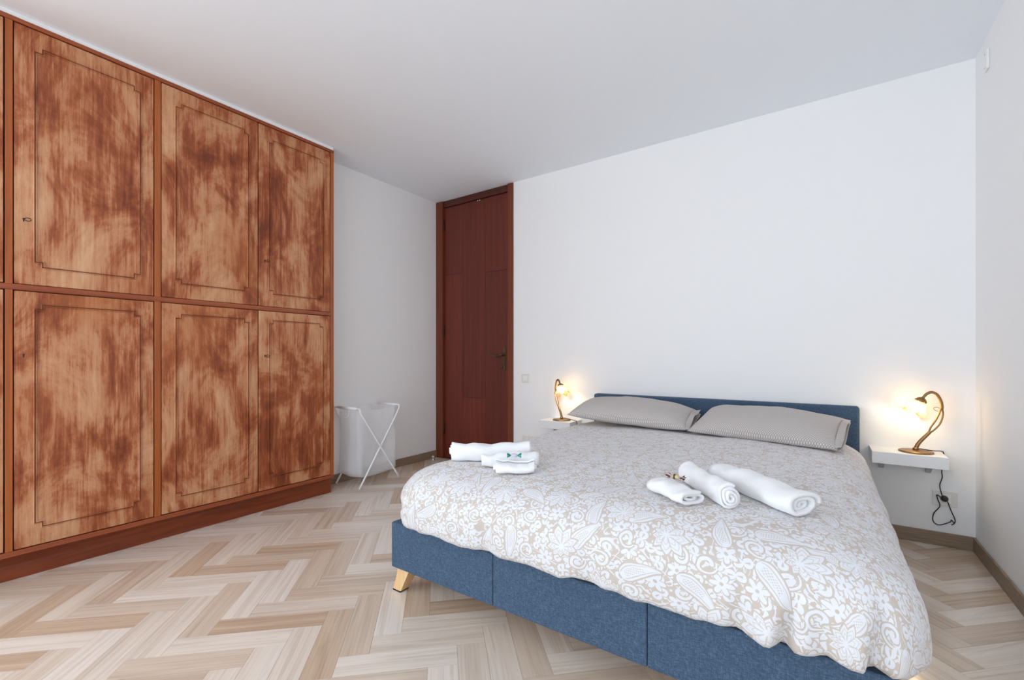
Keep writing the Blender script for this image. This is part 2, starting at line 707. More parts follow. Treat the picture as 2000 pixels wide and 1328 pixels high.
# back wall with the door opening
DX0, DX1 = -3.388, -2.393
bm = BM()
box(bm, DX1, WX1 + T, WY1, WY1 + T, 0, CZ)
box(bm, WX0 - 0.5, DX1, WY1 + 0.10, WY1 + T, 0, CZ)
struct(obj('wall_back', bm, M['wall']))
struct(obj('wall_right', bx(WX1, WX1 + T, REAR_Y - T, WY1, 0, CZ), M['wall']))
WIN = (-2.5, 0.6, 0.25, 2.55)
bm = BM()
box(bm, WX0, WIN[0], REAR_Y - T, REAR_Y, 0, CZ)
box(bm, WIN[1], WX1, REAR_Y - T, REAR_Y, 0, CZ)
box(bm, WIN[0], WIN[1], REAR_Y - T, REAR_Y, WIN[3], CZ)
box(bm, WIN[0], WIN[1], REAR_Y - T, REAR_Y, 0, WIN[2])
struct(obj('wall_rear', bm, M['wall']))
struct(obj('ceiling', bx(WX0 - 0.5, WX1 + T, REAR_Y - T, WY1 + T, CZ, CZ + 0.1), M['ceil']))
# windows behind the photographer: one in the rear wall, one added in the left wall for more even light


def window(name, loc, rz, ww, wh):
    win = bpy.data.objects.new(name, None)
    C.objects.link(win)
    win.location = loc
    win.rotation_euler = (0, 0, rz)
    struct(win)
    bm = BM()
    box(bm, -ww, -ww + 0.06, -0.03, 0.03, 0, wh)
    box(bm, ww - 0.06, ww, -0.03, 0.03, 0, wh)
    box(bm, -ww + 0.06, ww - 0.06, -0.03, 0.03, 0, 0.06)
    box(bm, -ww + 0.06, ww - 0.06, -0.03, 0.03, wh - 0.06, wh)
    obj('window_frame', bm, M['white'], win)
    for s in (-1, 1):
        c = s * ww / 2
        w2 = ww / 2 - 0.05
        bm = BM()
        box(bm, c - w2, c - w2 + 0.05, -0.02, 0.02, 0.06, wh - 0.06)
        box(bm, c + w2 - 0.05, c + w2, -0.02, 0.02, 0.06, wh - 0.06)
        box(bm, c - w2 + 0.05, c + w2 - 0.05, -0.02, 0.02, 0.06, 0.12)
        box(bm, c - w2 + 0.05, c + w2 - 0.05, -0.02, 0.02, wh - 0.12, wh - 0.06)
        obj('sash', bm, M['white'], win)
        obj('pane', bx(c - w2 + 0.05, c + w2 - 0.05, -0.003, 0.003, 0.12, wh - 0.12), M['pane'], win)


window('window_1', ((WIN[0] + WIN[1]) / 2, REAR_Y - 0.06, WIN[2]), 0, (WIN[1] - WIN[0]) / 2, WIN[3] - WIN[2])
window('added_side_window', (WX0 - 0.10, (SW[0] + SW[1]) / 2, SW[2]), R(90), (SW[1] - SW[0]) / 2, SW[3] - SW[2])

# floor: herringbone planks over a screed
floor = struct(obj('floor', bx(WX0 - 0.5, WX1 + T, REAR_Y - T, WY1 + T, -0.08, -0.0035), M['grout']))
PW = 0.10475
TH = R(44.0)
D1 = Vector((math.cos(TH), math.sin(TH)))
D2 = Vector((-math.sin(TH), math.cos(TH)))
OP, OQ = -0.0394, -0.0031
RECT = (WX0, WX1, REAR_Y, WY1)


def clip(poly):
    for ax, lim, sg in ((0, RECT[0], 1), (0, RECT[1], -1), (1, RECT[2], 1), (1, RECT[3], -1)):
        res = []
        for i in range(len(poly)):
            a, b = poly[i], poly[(i + 1) % len(poly)]
            da, db = sg * (a[ax] - lim), sg * (b[ax] - lim)
            if da >= 0:
                res.append(a)
            if (da >= 0) != (db >= 0):
                res.append(a + (b - a) * (da / (da - db)))
        poly = res
        if not poly:
            return []
    return poly


rng = random.Random(11)
planks = []
for a in range(-80, 80):
    for k in range(-16, 16):
        for kind in (0, 1):
            if kind == 0:
                i0, j0 = (a - 18) + 8 * k, a
                r4 = (i0, i0 + 4, j0, j0 + 1)
            else:
                i0, j0 = a, a + 3 + 8 * k
                r4 = (i0, i0 + 1, j0, j0 + 4)
            cen = D1 * (OP + PW * (r4[0] + r4[1]) / 2) + D2 * (OQ + PW * (r4[2] + r4[3]) / 2)
            if not (RECT[0] - 0.4 < cen.x < RECT[1] + 0.4 and RECT[2] - 0.4 < cen.y < RECT[3] + 0.4):
                continue
            g = 0.0004
            p0, p1 = OP + PW * r4[0] + g, OP + PW * r4[1] - g
            q0, q1 = OQ + PW * r4[2] + g, OQ + PW * r4[3] - g
            poly = clip([D1 * p + D2 * q for p, q in ((p0, q0), (p1, q0), (p1, q1), (p0, q1))])
            if len(poly) < 3:
                continue
            c2 = sum(poly, Vector((0, 0))) / len(poly)
            ar = abs(sum(poly[i].x * poly[(i + 1) % len(poly)].y - poly[(i + 1) % len(poly)].x * poly[i].y for i in range(len(poly)))) / 2
            if ar < 2e-4:
                continue
            planks.append((kind, poly, c2, cen, ar))


def hidden_under(c):
    return c.x < -3.27 and c.y < 2.0 or (c.x < WARD_X and c.y < 1.95)


def in_view(c):
    fw = -math.sin(R(34.75)) * c.x + math.cos(R(34.75)) * c.y
    lt = math.cos(R(34.75)) * c.x + math.sin(R(34.75)) * c.y
    if fw < 0.9 or abs(lt / fw) > 1.28:
        return None
    return fw


vis = sorted([(in_view(p[2]) + (3.0 if (-1.45 < p[2].x < 0.05 and p[2].y > 1.75) else 0) + (0.8 if p[4] < 0.02 else 0), i)
              for i, p in enumerate(planks) if in_view(p[2]) and not hidden_under(p[2])])
own = set(i for _, i in vis[:300])


def plank_geo(p, bm, lt, lg):
    kind, poly, c2, cen, ar = p
    ax = D1 if kind == 0 else D2
    ay = D2 if kind == 0 else D1
    tone = rng.random() ** 1.5
    if rng.random() < 0.10:
        tone = 1.15
    off = (rng.uniform(0, 40), rng.uniform(0, 40), rng.uniform(0, 9))
    n = len(poly)
    dz = rng.uniform(-0.00025, 0.0)
    top = [bm.verts.new((v.x, v.y, dz)) for v in poly]
    bot = [bm.verts.new((v.x, v.y, -0.0035)) for v in poly]
    faces = [bm.faces.new(top)]
    for i in range(n):
        faces.append(bm.faces.new((top[i], bot[i], bot[(i + 1) % n], top[(i + 1) % n])))
    for v, w in zip(top + bot, poly + poly):
        d = w - cen
        v[lt] = tone
        v[lg] = Vector((d.dot(ax) + off[0], d.dot(ay) + off[1], off[2]))


def new_plank_bm():
    bm = BM()
    return bm, bm.verts.layers.float.new('tone'), bm.verts.layers.float_vector.new('grain')


rest_bm, rl, rg_ = new_plank_bm()
for i, p in enumerate(planks):
    if i in own:
        bm, lt, lg = new_plank_bm()
        plank_geo(p, bm, lt, lg)
        bmesh.ops.translate(bm, verts=bm.verts[:], vec=(-p[2].x, -p[2].y, 0))
        o = obj('plank', bm, M['plank'], floor)
        o.location = (p[2].x, p[2].y, 0)
    else:
        plank_geo(p, rest_bm, rl, rg_)
o = obj('covered_planks', rest_bm, M['plank'], floor)
o['kind'] = 'stuff'

# skirting boards
struct(obj('baseboard_back', bx(DX1 + 0.002, WX1 - 0.001, WY1 - 0.012, WY1 - 0.001, 0.0005, 0.076, 0.002), M['skirting']))
struct(obj('baseboard_left', bx(WX0 + 0.001, WX0 + 0.012, WARD_Y1 + 0.02, WY1 - 0.002, 0.0005, 0.076, 0.002), M['skirting']))
struct(obj('baseboard_right', bx(WX1 - 0.012, WX1 - 0.001, REAR_Y + 0.01, WY1 - 0.014, 0.0005, 0.076, 0.002), M['skirting']))
# white filler strip between wardrobe and ceiling
struct(obj('trim_1', bx(WX0 - 0.3, WARD_X - 0.004, WARD_Y0, WARD_Y1, 2.6855, CZ - 0.0005), M['wall']))

# ------------------------------------------------------------------ door
door = bpy.data.objects.new('door_1', None)
C.objects.link(door)
door.location = ((DX0 + DX1) / 2, WY1, 0)
struct(door)
door['label'] = 'dark mahogany bedroom door reaching the ceiling beside the white corner'
dw = (DX1 - DX0) / 2
dc = (DX0 + DX1) / 2
jl = -3.293 - dc        # inner edge of the hinge-side jamb
jr = -2.452 - dc
obj('jamb', bx(-dw + 0.001, jl, -0.014, 0.09, 0.0, CZ - 0.003, 0.002), M['jamb'], door)
obj('jamb', bx(jr, dw - 0.001, -0.014, 0.09, 0.0, CZ - 0.003, 0.002), M['jamb'], door)
obj('door_head', bx(jl + 0.0005, jr - 0.0005, 0.0, 0.09, 2.642, CZ - 0.003, 0.001), M['jamb_h'], door)
leaf = obj('door_leaf', bx(jl + 0.004, jr - 0.003, 0.021, 0.06, 0.006, 2.640), M['black'], door)
# veneer sheets glued on the leaf, three columns with their cross joints
L0, L1 = jl + 0.004, jr - 0.003
ca, cb = L0 + (L1 - L0) * 0.30, L0 + (L1 - L0) * 0.655
sheets = [(L0, ca, [0.006, 1.93, 2.640]), (ca, cb, [0.006, 0.655, 2.640]), (cb, L1, [0.006, 1.905, 2.640])]
for (a, b, zs) in sheets:
    for z0, z1 in zip(zs[:-1], zs[1:]):
        bm = bx(a + 0.0007, b - 0.0007, 0.0175, 0.0205, z0 + 0.0016, z1 - 0.0016, 0.0005, 1)
        s = obj('veneer_panel', bm, M['mahogany'], leaf)
for zc in (2.46, 1.345, 0.31):
    bm = BM()
    tube(bm, [(jl + 0.004, 0.008, zc - 0.055), (jl + 0.004, 0.008, zc + 0.055)], 0.0075, 10)
    for k in (-1, 1):
        tube(bm, [(jl + 0.004, 0.008, zc + k * 0.055), (jl + 0.004, 0.008, zc + k * 0.065)], lambda t: 0.006 * (1 - t) + 0.001, 10)
    obj('hinge', bm, M['iron'], door, True)
for dx in (-0.010, 0.016):
    bm = BM()
    capped_lathe(bm, [(0.0055, 0), (0.0055, 0.004), (0.003, 0.006)], 14, frame_to((0.06 + dx, 0.0175, 2.632), (0, -1, 0)))
    obj('felt_pad', bm, M['plastic_w'], door, True)
# antique handle: long backplate, scrolled lever, key knob
hx = -2.512 - dc
plate = BM()
outl = [(-0.010, -0.115), (-0.017, -0.085), (-0.013, -0.05), (-0.016, 0.0), (-0.015, 0.05), (-0.019, 0.075), (-0.010, 0.10), (0.0, 0.112),
        (0.010, 0.10), (0.019, 0.075), (0.015, 0.05), (0.016, 0.0), (0.013, -0.05), (0.017, -0.085), (0.010, -0.115), (0, -0.125)]
f = plate.faces.new([plate.verts.new((hx + x, 0.0172, 1.055 + z)) for x, z in outl])
e = bmesh.ops.extrude_face_region(plate, geom=[f])
bmesh.ops.translate(plate, verts=[v for v in e['geom'] if isinstance(v, bmesh.types.BMVert)], vec=(0, -0.005, 0))
hnd = obj('door_handle', plate, M['bronze'], door)
bm = BM()
tube(bm, [(hx, 0.013, 1.085), (hx, -0.035, 1.085), (hx - 0.02, -0.042, 1.083), (hx - 0.055, -0.040, 1.072), (hx - 0.09, -0.038, 1.082),
          (hx - 0.115, -0.038, 1.088), (hx - 0.128, -0.038, 1.080)], lambda t: 0.0085 if t < 0.3 else 0.009 - 0.004 * abs(t - 0.6), 12, 6)
obj('lever', bm, M['bronze'], hnd, True)
bm = BM()
capped_lathe(bm, [(0.013, 0), (0.012, 0.004), (0.006, 0.007)], 16, frame_to((hx - 0.004, 0.012, 0.972), (0, -1, 0)))
tube(bm, [(hx - 0.004, 0.006, 0.972), (hx - 0.022, -0.006, 0.980)], 0.006, 8)
obj('key_knob', bm, M['bronze'], hnd, True)

# ------------------------------------------------------------------ wardrobe
wy = (WARD_Y0 + WARD_Y1) / 2
ward = thing('wardrobe', 'built-in wooden wardrobe with sun-worn brown panelled doors along the left wall', 'wardrobe', (WARD_X, wy, 0))


def wb(y0, y1, z0, z1, xb=-0.02, xf=0.0, bev=0.0015):
    """box in wardrobe space: y in world, x measured from the face"""
    return bx(xb, xf, y0 - wy, y1 - wy, z0, z1, bev, 1)


DZ = ((0.151, 1.384), (1.418, 2.660))
COLS = ((-0.154, 0.366), (0.400, 0.940), (0.978, 1.517), (1.523, 2.060))
STILES = ((-0.18, -0.156), (0.371, 0.396), (0.944, 0.974), (2.064, 2.091))
carc = BM()
box(carc, -0.55, -0.024, WARD_Y0 - wy + 0.001, WARD_Y1 - wy - 0.028, 0.125, 2.664)
obj('carcass', carc, M['black'], ward)
obj('side_panel', wb(2.0640, 2.0908, 0.122, 2.684, -0.55, -0.021), M['stile'], ward)
for y0, y1 in STILES:
    obj('stile', wb(y0, y1, 0.147, 2.663, -0.0205, 0.003), M['stile'], ward)
obj('top_rail', wb(WARD_Y0, WARD_Y1, 2.664, 2.685, -0.0205, 0.005), M['rail'], ward)
obj('middle_rail', wb(WARD_Y0, 2.063, 1.387, 1.4155, -0.0205, 0.006, 0.003), M['rail'], ward)
obj('bottom_rail', wb(WARD_Y0, WARD_Y1, 0.121, 0.1465, -0.0205, 0.005), M['rail'], ward)
# plinth with a hollow profile
bm = BM()
prof = [(-0.50, 0.0), (-0.034, 0.0), (-0.034, 0.045), (-0.036, 0.07), (-0.030, 0.095), (-0.016, 0.112), (-0.004, 0.1205), (-0.50, 0.1205)]
for y in (WARD_Y0 - wy, WARD_Y1 - wy - 0.0):
    pass
va = [bm.verts.new((x, WARD_Y0 - wy, z)) for x, z in prof]
vb = [bm.verts.new((x, WARD_Y1 - wy, z)) for x, z in prof]
for i in range(len(prof)):
    j = (i + 1) % len(prof)
    bm.faces.new((va[i], va[j], vb[j], vb[i]))
bm.faces.new(va)
bm.faces.new(vb[::-1])
obj('plinth', bm, M['plinth'], ward)


def moulding(y0, y1, z0, z1, sy=0.026, sz=0.023):
    """raised bead following a rectangle with stepped corners"""
    pts = [(y0, z0 + sz), (y0 + sy, z0 + sz), (y0 + sy, z0), (y1 - sy, z0), (y1 - sy, z0 + sz), (y1, z0 + sz),
           (y1, z1 - sz), (y1 - sy, z1 - sz), (y1 - sy, z1), (y0 + sy, z1), (y0 + sy, z1 - sz), (y0, z1 - sz)]
    n = len(pts)
    bm = BM()
    w = 0.0075
    lay = [(-w, 0.0), (-w * 0.75, 0.0055), (-w * 0.45, 0.0065), (-w * 0.30, 0.0008), (w * 0.22, 0.0008), (w * 0.42, 0.0065), (w * 0.75, 0.0060), (w, 0.0)]
    rings = []
    for i in range(n):
        p, a, b = Vector(pts[i]), Vector(pts[i - 1]), Vector(pts[(i + 1) % n])
        d1, d2 = (p - a).normalized(), (b - p).normalized()
        n1, n2 = Vector((-d1.y, d1.x)), Vector((-d2.y, d2.x))
        mt = n1 + n2
        ring = [bm.verts.new((h, p.x + mt.x * o - wy, p.y + mt.y * o)) for o, h in lay]
        rings.append(ring)
    for i in range(n):
        A, B = rings[i], rings[(i + 1) % n]
        for k in range(len(lay) - 1):
            fc = bm.faces.new((A[k], A[k + 1], B[k + 1], B[k]))
            fc.material_index = 1 if k == 3 else 0      # groove shade painted in as a darker brown
    return bm


def key(y, z, turned):
    bm = BM()
    tube(bm, [(0.0, y - wy, z), (0.020, y - wy, z)], 0.0022, 8)
    # bow: flattened ring
    pts = []
    for k in range(17):
        a = 2 * PI * k / 16
        u, v = 0.011 + 0.011 * math.cos(a + PI), 0.0075 * math.sin(a)
        pts.append((0.0185 + 0.25 * u, y - wy + (u if not turned else v * 0.6), z + (v if not turned else u)))
    tube(bm, pts, 0.0018, 6, cap=False)
    return bm


for ci, (y0, y1) in enumerate(COLS):
    for zi, (z0, z1) in enumerate(DZ):
        d = obj('door_panel', wb(y0, y1, z0, z1, -0.0205, 0.0015, 0.002), M['worn'], ward)
        d['label'] = 'sun-worn veneer door'
        my0, my1 = y0 + 0.069, y1 - 0.063
        mz0, mz1 = (z0 + 0.086, z1 - 0.064) if zi == 0 else (z0 + 0.089, z1 - 0.086)
        mo = obj('moulding', moulding(my0, my1, mz0, mz1), M['worn'], d)
        mo.location.x = 0.0014
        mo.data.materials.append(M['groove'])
        d['veneer_seed'] = mo['veneer_seed'] = ((ci * 2 + zi) * 0.377 + 0.21) % 1.0
        kz = 1.074 if zi == 0 else 1.727
        if ci in (1, 3):
            ky = y0 + (0.031 if ci == 1 else 0.040)
            bm = BM()
            capped_lathe(bm, [(0.0042, 0), (0.0042, 0.0006)], 12, Matrix.Translation((0.0015, ky - wy, kz + 0.004)) @ Euler((0, PI / 2, 0)).to_matrix().to_4x4())
            box(bm, 0.0014, 0.0021, ky - wy - 0.0018, ky - wy + 0.0018, kz - 0.009, kz + 0.003)
            obj('keyhole', bm, M['black'], d)
            if not (ci == 1 and zi == 0):
                obj('key', key(ky, kz, False), M['iron'], d, True)

# ------------------------------------------------------------------ wall fittings


def plate_thing(name, label, cat, x, z, w, h, y=WY1):
    return thing(name, label, cat, (x, y, z))


sw = thing('light_switch', 'cream square light switch on the wall right of the door', 'switch', (-2.258, WY1, 0.83))
obj('switch_plate', bx(-0.040, 0.040, -0.009, -0.0005, 0, 0.080, 0.003), M['plastic'], sw)
obj('rocker', bx(-0.024, 0.024, -0.013, -0.0085, 0.016, 0.064, 0.002), M['plastic_w'], sw)

so = thing('wall_socket', 'cream wall socket low down right of the door, partly behind the duvet', 'socket', (-2.235, WY1, 0.262))
obj('socket_plate', bx(-0.055, 0.055, -0.009, -0.0005, 0, 0.080, 0.003), M['plastic'], so)
bm = BM()
capped_lathe(bm, [(0.021, 0), (0.021, 0.002)], 24, frame_to((0, -0.0088, 0.040), (0, -1, 0)))
obj('socket_well', bm, M['plastic_w'], so)
for s in (-1, 1):
    bm = BM()
    capped_lathe(bm, [(0.003, 0), (0.003, 0.0006)], 10, frame_to((s * 0.0095, -0.0107, 0.040), (0, -1, 0)))
    obj('pin_hole', bm, M['black'], so)

so = thing('wall_socket', 'cream wall socket with a plug in it below the right lamp shelf', 'socket', (0.566, WY1, 0.226))
obj('socket_plate', bx(-0.052, 0.052, -0.009, -0.0005, 0, 0.084, 0.003), M['plastic'], so)
obj('socket_module', bx(-0.024, 0.024, -0.0112, -0.0088, 0.018, 0.066, 0.001), M['plastic_w'], so)

jc = thing('junction_cover', 'small white cover plate high on the right wall near the ceiling', 'cover plate', (WX1, 3.23, 2.525))
obj('cover', bx(-0.012, -0.0005, -0.012, 0.05, 0, 0.096, 0.003), M['plastic_w'], jc)
for z in (0.014, 0.082):
    bm = BM()
    capped_lathe(bm, [(0.004, 0), (0.003, 0.0015)], 12, frame_to((-0.012, 0.019, z), (-1, 0, 0)))
    obj('screw', bm, M['chrome'], jc)

ds = thing('door_stop', 'small chrome door stop on the floor beside the door', 'door stop', (-3.31, 3.34, 0))
bm = BM()
capped_lathe(bm, [(0.016, 0.0003), (0.016, 0.006), (0.010, 0.010), (0.009, 0.026), (0.012, 0.030), (0.012, 0.034)], 20)
obj('stop_body', bm, M['chrome'], ds, True)
bm = BM()
capped_lathe(bm, [(0.013, 0.0341), (0.0135, 0.040), (0.010, 0.044)], 20)
obj('stop_cap', bm, M['plastic'], ds, True)

# ------------------------------------------------------------------ bed
BX0, BX1 = -1.605, 0.150
BY0, BY1 = 1.355, 3.468
bed = thing('bed', 'double bed with blue fabric frame and low headboard against the white wall', 'bed', ((BX0 + BX1) / 2, (BY0 + BY1) / 2, 0))
bcx, bcy = (BX0 + BX1) / 2, (BY0 + BY1) / 2


def bb(x0, x1, y0, y1, z0, z1, bev=0.006, seg=3):
    return bx(x0 - bcx, x1 - bcx, y0 - bcy, y1 - bcy, z0, z1, bev, seg)


FZ0, FZ1 = 0.120, 0.322
rail = obj('foot_rail', bb(BX0 + 0.02, BX1 - 0.02, BY0 + 0.012, BY0 + 0.040, FZ0 + 0.01, FZ1 - 0.01), M['seam'], bed)
cuts = [BX0, -1.030, -0.440, BX1]
for i in range(3):
    x0, x1 = cuts[i], cuts[i + 1]
    bm = bb(x0 + (0 if i == 0 else 0.0006), x1 - (0 if i == 2 else 0.0006), BY0, BY0 + 0.045, FZ0, FZ1, 0.008 if False else 0.006, 3)
    obj('fabric_panel', bm, M['blue'], rail)
for s in (0, 1):
    x0, x1 = (BX0, BX0 + 0.045) if s == 0 else (BX1 - 0.045, BX1)
    obj('side_rail', bb(x0, x1, BY0 + 0.046, 3.388, FZ0, FZ1), M['blue'], bed)
HX0, HX1 = -1.540, 0.182
hb = obj('headboard', bb(HX0, HX1, 3.389, 3.468, 0.16, 0.768, 0.016, 4), M['blue'], bed, True)
for x in (-1.316, -1.063, -0.810, -0.556, -0.303, -0.050):
    bm = BM()
    capped_lathe(bm, [(0.016, -0.002), (0.016, 0.002), (0.012, 0.006), (0.004, 0.0075)], 18, frame_to((x - bcx, 3.389 - bcy, 0.690), (0, -1, 0)))
    obj('button', bm, M['blue'], hb, True)
bm = BM()
for x in (BX0 + 0.052, bcx, BX1 - 0.052):
    box(bm, x - 0.02 - bcx, x + 0.02 - bcx, BY0 + 0.05 - bcy, 3.385 - bcy, 0.16, 0.20)
obj('slat_support', bm, M['oak'], bed)
for k in range(14):
    y = BY0 + 0.10 + k * 0.145
    obj('slat', bb(BX0 + 0.05, BX1 - 0.05, y, y + 0.07, 0.2003, 0.214, 0.002, 1), M['oak'], bed)


def splay_leg(x, y, dx, dy):
    """square tapered leg leaning outwards"""
    bm = BM()
    h = FZ0 - 0.0003
    top, bot = 0.036, 0.024

    def ring(cx, cy, z, s):
        return [bm.verts.new((cx + a * s - bcx, cy + b * s - bcy, z)) for a, b in ((-1, -1), (1, -1), (1, 1), (-1, 1))]
    A = ring(x, y, h, top)
    t = 1 - 0.006 / h
    B = ring(x + dx * t, y + dy * t, 0.006, bot)
    for i in range(4):
        bm.faces.new((A[i], A[(i + 1) % 4], B[(i + 1) % 4], B[i]))
    bm.faces.new(A)
    bm.faces.new(B)
    l = obj('leg', bm, M['oak'], bed)
    bm = box(BM(), x + dx - bot - 0.001 - bcx, x + dx + bot + 0.001 - bcx, y + dy - bot - 0.001 - bcy, y + dy + bot + 0.001 - bcy, 0.0003, 0.0058)
    obj('foot_pad', bm, M['rubber'], l)


for sx in (-1, 1):
    for sy in (-1, 1):
        x = BX0 + 0.058 if sx < 0 else BX1 - 0.058
        y = BY0 + 0.058 if sy < 0 else 3.33
        splay_leg(x, y, sx * 0.050, sy * 0.010)

mat_o = tag(obj('mattress', bx(-0.80, 0.80, -0.985, 0.985, 0, 0.255, 0.05, 5), M['mattress'], None, True),
            'white mattress on the blue bed under the lace duvet', 'mattress')
mat_o.location = (-0.722, 2.395, 0.2145)

# ------------------------------------------------------------------ duvet
QX0, QX1, QY0, QY1 = -1.575, 0.200, 1.292, 3.372
QCX, QCY = (QX0 + QX1) / 2, (QY0 + QY1) / 2
QA, QB = (QX1 - QX0) / 2, (QY1 - QY0) / 2


def outline(d, nper, rc):
    """rounded rectangle inset by d, nper points per straight side and 14 per corner; returns (x,y,nx,ny)"""
    a, b = QA - d, QB - d
    r = max(0.015, min(rc - d * 0.6, min(a, b) * 0.98))
    r = min(r, min(a, b) * 0.999)
    pts = []
    NC = 14
    for (cx, cy, t0), (ex, ey) in zip(((a - r, -(b - r), -PI / 2), (a - r, b - r, 0), (-(a - r), b - r, PI / 2), (-(a - r), -(b - r), PI)),
                                      ((0, 1), (-1, 0), (0, -1), (1, 0))):
        for k in range(NC):
            t = t0 + (PI / 2) * k / (NC - 1)
            pts.append((cx + r * math.cos(t), cy + r * math.sin(t), math.cos(t), math.sin(t)))
        Ls = 2 * (b - r) if ex == 0 else 2 * (a - r)
        lx, ly = pts[-1][0], pts[-1][1]
        for k in range(1, nper):
            pts.append((lx + ex * Ls * k / nper, ly + ey * Ls * k / nper, pts[-1][2], pts[-1][3]))
    return pts


def duvet_top(X, Y):
    return 0.5965 + noise.noise(Vector((X * 2.4, Y * 2.4, 0.3))) * 0.010 + noise.noise(Vector((X * 9, Y * 9, 5.9))) * 0.0042


def duvet():
    prof = [(0.075, 0.360), (0.050, 0.345), (0.030, 0.338), (0.014, 0.343), (0.006, 0.355), (0.002, 0.37), (0.0, 0.39), (0.0, 0.41), (0.0, 0.43), (0.001, 0.45), (0.005, 0.47),
            (0.011, 0.488), (0.020, 0.505), (0.031, 0.520), (0.044, 0.534), (0.059, 0.546), (0.076, 0.557), (0.094, 0.566), (0.114, 0.574),
            (0.136, 0.580), (0.16, 0.5845), (0.19, 0.588), (0.225, 0.590), (0.265, 0.592), (0.31, 0.593), (0.36, 0.594), (0.41, 0.595), (0.46, 0.596),
            (0.51, 0.597), (0.56, 0.598), (0.61, 0.598), (0.66, 0.599), (0.71, 0.599), (0.76, 0.60), (0.81, 0.60), (0.85, 0.60), (0.8873, 0.60)]
    NP = 110
    arcs = [0.0]
    for (d0, z0), (d1, z1) in zip(prof[:-1], prof[1:]):
        arcs.append(arcs[-1] + math.hypot(d1 - d0, z1 - z0))
    verts, uvs, faces = [], [], []
    # arc length is measured from the crest ring (where the top starts)
    ic = next(i for i, p in enumerate(prof) if p[0] >= 0.19)
    base = outline(prof[ic][0], NP, 0.16)
    N = len(base)
    for i, (d, z) in enumerate(prof):
        ring = outline(d, NP, 0.16)
        for k, (x, y, nx, ny) in enumerate(ring):
            X, Y = x + QCX, y + QCY
            low = max(0.0, min(1.0, (0.56 - z) / 0.16))      # 0 on top, 1 at the hem
            s3 = noise.noise(Vector((X * 2.4, Y * 2.4, 0.3))) * 0.010
            s4 = noise.noise(Vector((X * 9, Y * 9, z * 7 + 1.7))) * 0.0042
            s5 = noise.noise(Vector((X * 24, Y * 24, z * 14 + 4.0))) * 0.0013
            zz = z + (s3 + s4 + s5) * (1 - 0.55 * low)
            push = 0.0
            if low > 0:
                per = X if abs(ny) > abs(nx) else Y
                push += low * (noise.noise(Vector((X * 5.5, Y * 5.5, 2.0))) * 0.016 + noise.noise(Vector((X * 17, Y * 17, z * 5))) * 0.008)
                zz += low * low * (noise.noise(Vector((X * 7, Y * 7, 8.0))) * 0.016 + noise.noise(Vector((X * 22, Y * 22, 3.0))) * 0.006)
                if ny < -0.6:                                  # the foot: pleats near the right corner
                    for px, depth, wd, tilt in ((-0.082, 0.034, 0.016, 0.20), (0.098, 0.036, 0.014, 0.10), (-0.185, 0.012, 0.02, 0.1), (0.005, 0.012, 0.018, -0.1),
                                                (-0.62, 0.008, 0.03, 0.1), (-1.02, 0.008, 0.03, -0.1), (-1.40, 0.012, 0.025, 0.3)):
                        c = px + (z - 0.34) * tilt
                        g = math.exp(-((X - c) / wd) ** 2)
                        lowp = max(0.0, min(1.0, (0.535 - z) / 0.15))
                        push -= depth * g * lowp
                        push += 0.5 * depth * lowp * math.exp(-((X - c + 2.2 * wd) / (1.6 * wd)) ** 2)
                        zz += 0.25 * depth * g * low * low
                if nx < -0.4 and Y < 1.6:                      # crease in the left foot corner
                    g = math.exp(-((z - 0.43 - (Y - 1.35) * 0.6) / 0.016) ** 2) * math.exp(-((Y - 1.36) / 0.09) ** 2)
                    push -= 0.022 * g
                if nx > 0.5:
                    push += 0.010 * low
                if i < 3:
                    push *= 0.6
            if ny > 0.5:
                push = min(push, 0.0)
            verts.append((X + nx * push, Y + ny * push, zz))
            bxp, byp, bnx, bny = base[k]
            if i >= ic:
                uvs.append((X, Y))
            else:
                L = arcs[ic] - arcs[i]
                uvs.append((bxp + QCX + bnx * L, byp + QCY + bny * L))
    for i in range(len(prof) - 1):
        for k in range(N):
            k2 = (k + 1) % N
            faces.append((i * N + k, i * N + k2, (i + 1) * N + k2, (i + 1) * N + k))
    me = bpy.data.meshes.new('duvet')
    me.from_pydata([(x - QCX, y - QCY, z - 0.335) for x, y, z in verts], [], faces)
    ul = me.uv_layers.new(name='UVMap')
    for lp in me.loops:
        ul.data[lp.index].uv = uvs[lp.vertex_index]
    me.update()
    o = link_mesh('duvet', me, M['lace'], None, True)
    o.location = (QCX, QCY, 0.335)
    return tag(o, 'puffy duvet with white lace flowers on beige spread over the bed', 'duvet')


duvet()

# ------------------------------------------------------------------ pillows


